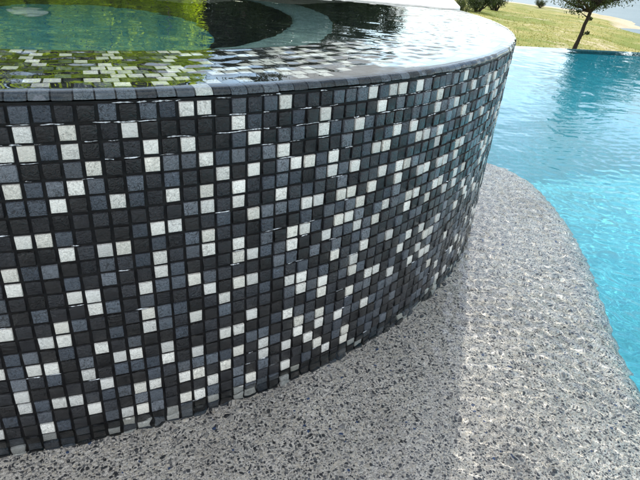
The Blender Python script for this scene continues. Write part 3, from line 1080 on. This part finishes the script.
for i, (az, d, h, lab) in enumerate([
        (-12.0, 7.2, 1.15, 'leafy yellow green shrub mirrored at the far left of the spa water'),
        (-8.0, 6.7, 1.05, 'yellow green shrub mirrored just left of the round drain'),
        (-3.6, 7.1, 1.25, 'yellow green shrub mirrored right above the round drain'),
        (0.6, 6.6, 1.10, 'yellow green shrub mirrored right of the round drain'),
        (4.6, 7.0, 1.30, 'tall yellow green shrub mirrored in the middle of the teal floor'),
        (8.6, 6.8, 1.20, 'yellow green shrub mirrored nearest the dark cedars')]):
    p = bearing(az, d, zt)
    root = tag(empty('shrub', p), lab, 'bush', 'yellow green shrubs mirrored in the spa')
    w = Wood(); cl = []
    rs = random.Random(300 + i)
    for q in range(22):
        a_ = rs.uniform(0, 2 * math.pi); r_ = 0.42 * math.sqrt(rs.random())
        e = Vector((math.cos(a_) * r_, math.sin(a_) * r_, h * rs.uniform(0.55, 1.12)))
        bp = bent(Vector((e.x * 0.25, e.y * 0.25, -0.02)), e, 4, 0.04, 900 + i * 40 + q)
        w.add(bp, [0.014, 0.012, 0.010, 0.007, 0.003], 5)
        cl += [(bp[1].lerp(bp[2], rs.random()), 0.15), (bp[2].lerp(bp[3], rs.random()), 0.15), (bp[3], 0.13), (bp[4], 0.09)]
    w.build('stem', B_GREY, root)
    leaves('foliage', cl, L_BRIGHT, root, 58, 1.0, 0.085, 0.2, 0.34, 300 + i, 1.3)

# ------------------------------------------------------------------ grass tufts on the near slope
g = np.random.default_rng(3)
n = 13000
az = g.uniform(35, 56, n); d = 9 + 50 * g.uniform(0, 1, n) ** 1.5
x = CAM[0] + d * np.sin(np.radians(az)); y = CAM[1] + d * np.cos(np.radians(az))
z = ground_z(x, y)
ok = (s_of(x, y) > 0.5) & (z > LAKE + 0.35)
x, y, z, d = x[ok], y[ok], z[ok], d[ok]
n = len(x)
hgt = g.uniform(0.02, 0.07, n); wid = g.uniform(0.015, 0.04, n)
t = g.uniform(0, 2 * np.pi, n)
lx, ly = g.normal(0, 0.05, n), g.normal(0, 0.05, n)
V = np.stack([np.stack([x - wid * np.cos(t), y - wid * np.sin(t), z - 0.02], -1), np.stack([x + wid * np.cos(t), y + wid * np.sin(t), z - 0.02], -1),
              np.stack([x + lx + 0.2 * wid, y + ly, z + hgt], -1), np.stack([x + lx - 0.2 * wid, y + ly, z + hgt], -1)], 1).reshape(-1, 3)
me = mesh_from('grass', V, np.arange(n * 4).reshape(-1, 4))
at = me.attributes.new('shade', 'FLOAT', 'FACE')
at.data.foreach_set('value', g.uniform(0, 1, n).astype(np.float32))
tag(link('grass', me, mat_leaf('grass_blade', (0.18, 0.21, 0.05), (0.38, 0.33, 0.12), 0.35, (1.2, 1.2, 0.7))), 'short green and straw coloured grass on the lakeside slope', 'grass', None, 'stuff')

# ------------------------------------------------------------------ trickles caught on the stone edges below the rim
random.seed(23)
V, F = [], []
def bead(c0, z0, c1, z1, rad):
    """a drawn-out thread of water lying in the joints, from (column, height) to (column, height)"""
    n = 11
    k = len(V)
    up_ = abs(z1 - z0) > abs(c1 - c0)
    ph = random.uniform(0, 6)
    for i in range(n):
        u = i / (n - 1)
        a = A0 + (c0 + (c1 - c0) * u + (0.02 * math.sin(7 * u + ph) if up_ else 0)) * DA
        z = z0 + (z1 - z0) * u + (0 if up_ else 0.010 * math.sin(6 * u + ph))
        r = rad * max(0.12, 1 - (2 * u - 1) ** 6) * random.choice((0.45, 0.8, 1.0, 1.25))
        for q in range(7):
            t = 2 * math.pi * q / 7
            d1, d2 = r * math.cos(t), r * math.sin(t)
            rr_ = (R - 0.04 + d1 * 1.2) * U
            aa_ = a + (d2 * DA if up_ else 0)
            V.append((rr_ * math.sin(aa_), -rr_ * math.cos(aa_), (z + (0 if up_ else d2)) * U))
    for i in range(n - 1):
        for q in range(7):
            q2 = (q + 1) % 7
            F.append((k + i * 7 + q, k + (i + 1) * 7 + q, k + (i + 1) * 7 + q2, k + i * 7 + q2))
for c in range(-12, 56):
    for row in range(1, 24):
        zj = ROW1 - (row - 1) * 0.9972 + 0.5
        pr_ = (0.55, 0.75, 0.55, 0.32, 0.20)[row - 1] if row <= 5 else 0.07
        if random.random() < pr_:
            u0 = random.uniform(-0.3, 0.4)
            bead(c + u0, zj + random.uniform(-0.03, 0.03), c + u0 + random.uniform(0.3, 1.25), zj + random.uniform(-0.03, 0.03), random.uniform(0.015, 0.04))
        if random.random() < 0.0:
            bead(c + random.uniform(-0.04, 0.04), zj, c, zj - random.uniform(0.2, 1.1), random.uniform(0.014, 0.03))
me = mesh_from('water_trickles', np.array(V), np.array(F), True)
tag(link('water_trickles', me, M_GLINT), 'thin trickles of spilled water caught between the mosaic stones', 'water', None, 'stuff')

# ------------------------------------------------------------------ sky, sun
world = bpy.data.worlds.new('World')
scene.world = world
world.use_nodes = True
wt = world.node_tree
wt.nodes.clear()
wo = wt.nodes.new('ShaderNodeOutputWorld')
bg = wt.nodes.new('ShaderNodeBackground')
sky = wt.nodes.new('ShaderNodeTexSky')
sky.sky_type = 'NISHITA'
sky.sun_disc = False
sky.sun_elevation = SUN_EL
sky.sun_rotation = SUN_AZ
sky.air_density = 1.0
sky.dust_density = 0.25
bg.inputs['Strength'].default_value = 0.13
tc = wt.nodes.new('ShaderNodeTexCoord')
sx = wt.nodes.new('ShaderNodeSeparateXYZ')
wt.links.new(tc.outputs['Generated'], sx.inputs[0])
def wm(op, a, b):
    nd = wt.nodes.new('ShaderNodeMath'); nd.operation = op
    for i, v in enumerate((a, b)):
        if isinstance(v, (int, float)): nd.inputs[i].default_value = v
        else: wt.links.new(v, nd.inputs[i])
    return nd.outputs[0]
zc_ = wm('ADD', wm('MAXIMUM', sx.outputs[2], 0.0), 0.16)
cb = wt.nodes.new('ShaderNodeCombineXYZ')
wt.links.new(wm('DIVIDE', sx.outputs[0], zc_), cb.inputs[0])
wt.links.new(wm('DIVIDE', sx.outputs[1], zc_), cb.inputs[1])
cn_ = wt.nodes.new('ShaderNodeTexNoise')
cn_.inputs['Scale'].default_value = 1.25
cn_.inputs['Detail'].default_value = 8.0
cn_.inputs['Roughness'].default_value = 0.56
cn_.inputs['Distortion'].default_value = 0.3
wt.links.new(cb.outputs[0], cn_.inputs['Vector'])
cr_ = wt.nodes.new('ShaderNodeValToRGB')
cr_.color_ramp.elements[0].position = 0.40
cr_.color_ramp.elements[0].color = (0, 0, 0, 1)
cr_.color_ramp.elements[1].position = 0.58
cr_.color_ramp.elements[1].color = (1, 1, 1, 1)
wt.links.new(cn_.outputs['Fac'], cr_.inputs[0])
mx = wt.nodes.new('ShaderNodeMix'); mx.data_type = 'RGBA'
wt.links.new(cr_.outputs[0], mx.inputs[0])
wt.links.new(sky.outputs[0], mx.inputs[6])
# cumulus away from the sun shows its lit side, cumulus before the sun its shaded side
sd_ = wt.nodes.new('ShaderNodeVectorMath'); sd_.operation = 'DOT_PRODUCT'
wt.links.new(tc.outputs['Generated'], sd_.inputs[0])
sd_.inputs[1].default_value = (math.sin(SUN_AZ), math.cos(SUN_AZ), 0.0)
cg = wt.nodes.new('ShaderNodeMapRange')
cg.inputs[1].default_value = -0.8; cg.inputs[2].default_value = 0.9
cg.inputs[3].default_value = 9.6; cg.inputs[4].default_value = 3.7
wt.links.new(sd_.outputs['Value'], cg.inputs[0])
cc_ = wt.nodes.new('ShaderNodeCombineXYZ')
wt.links.new(cg.outputs[0], cc_.inputs[0]); wt.links.new(cg.outputs[0], cc_.inputs[1])
wt.links.new(wm('MULTIPLY', cg.outputs[0], 1.02), cc_.inputs[2])
wt.links.new(cc_.outputs[0], mx.inputs[7])
wt.links.new(mx.outputs[2], bg.inputs[0])
wt.links.new(bg.outputs[0], wo.inputs[0])

sd = bpy.data.lights.new('sun', 'SUN')
sd.energy = 2.0
sd.angle = math.radians(0.53)
sd.color = (1.0, 0.96, 0.90)
sun = bpy.data.objects.new('sun', sd)
COL.objects.link(sun)
sv = Vector((math.sin(SUN_AZ) * math.cos(SUN_EL), math.cos(SUN_AZ) * math.cos(SUN_EL), math.sin(SUN_EL)))
sun.rotation_euler = sv.to_track_quat('Z', 'Y').to_euler()
sun.location = (20, 30, 25)

# sunlight bent by the water surfaces reaches what lies below them
sd.cycles.is_caustics_light = True
for o in (pw, sw):
    o.cycles.is_caustics_caster = True
for o in (shelf, floor, *bowl, link_cop, weir, drain, wall_r, wall_n, mosaic):
    o.cycles.is_caustics_receiver = True

# ------------------------------------------------------------------ render
scene.view_settings.view_transform = 'Standard'
scene.view_settings.look = 'None'
scene.view_settings.exposure = 1.14
scene.view_settings.gamma = 1.0
scene.view_settings.use_curve_mapping = False
cy = scene.cycles
cy.use_denoising = True
cy.max_bounces = 12
cy.transmission_bounces = 8
cy.glossy_bounces = 5
cy.diffuse_bounces = 4
cy.transparent_max_bounces = 8
cy.caustics_refractive = True
cy.caustics_reflective = True
cy.blur_glossy = 0.3
cy.sample_clamp_indirect = 8.0
cy.sample_clamp_direct = 4.0
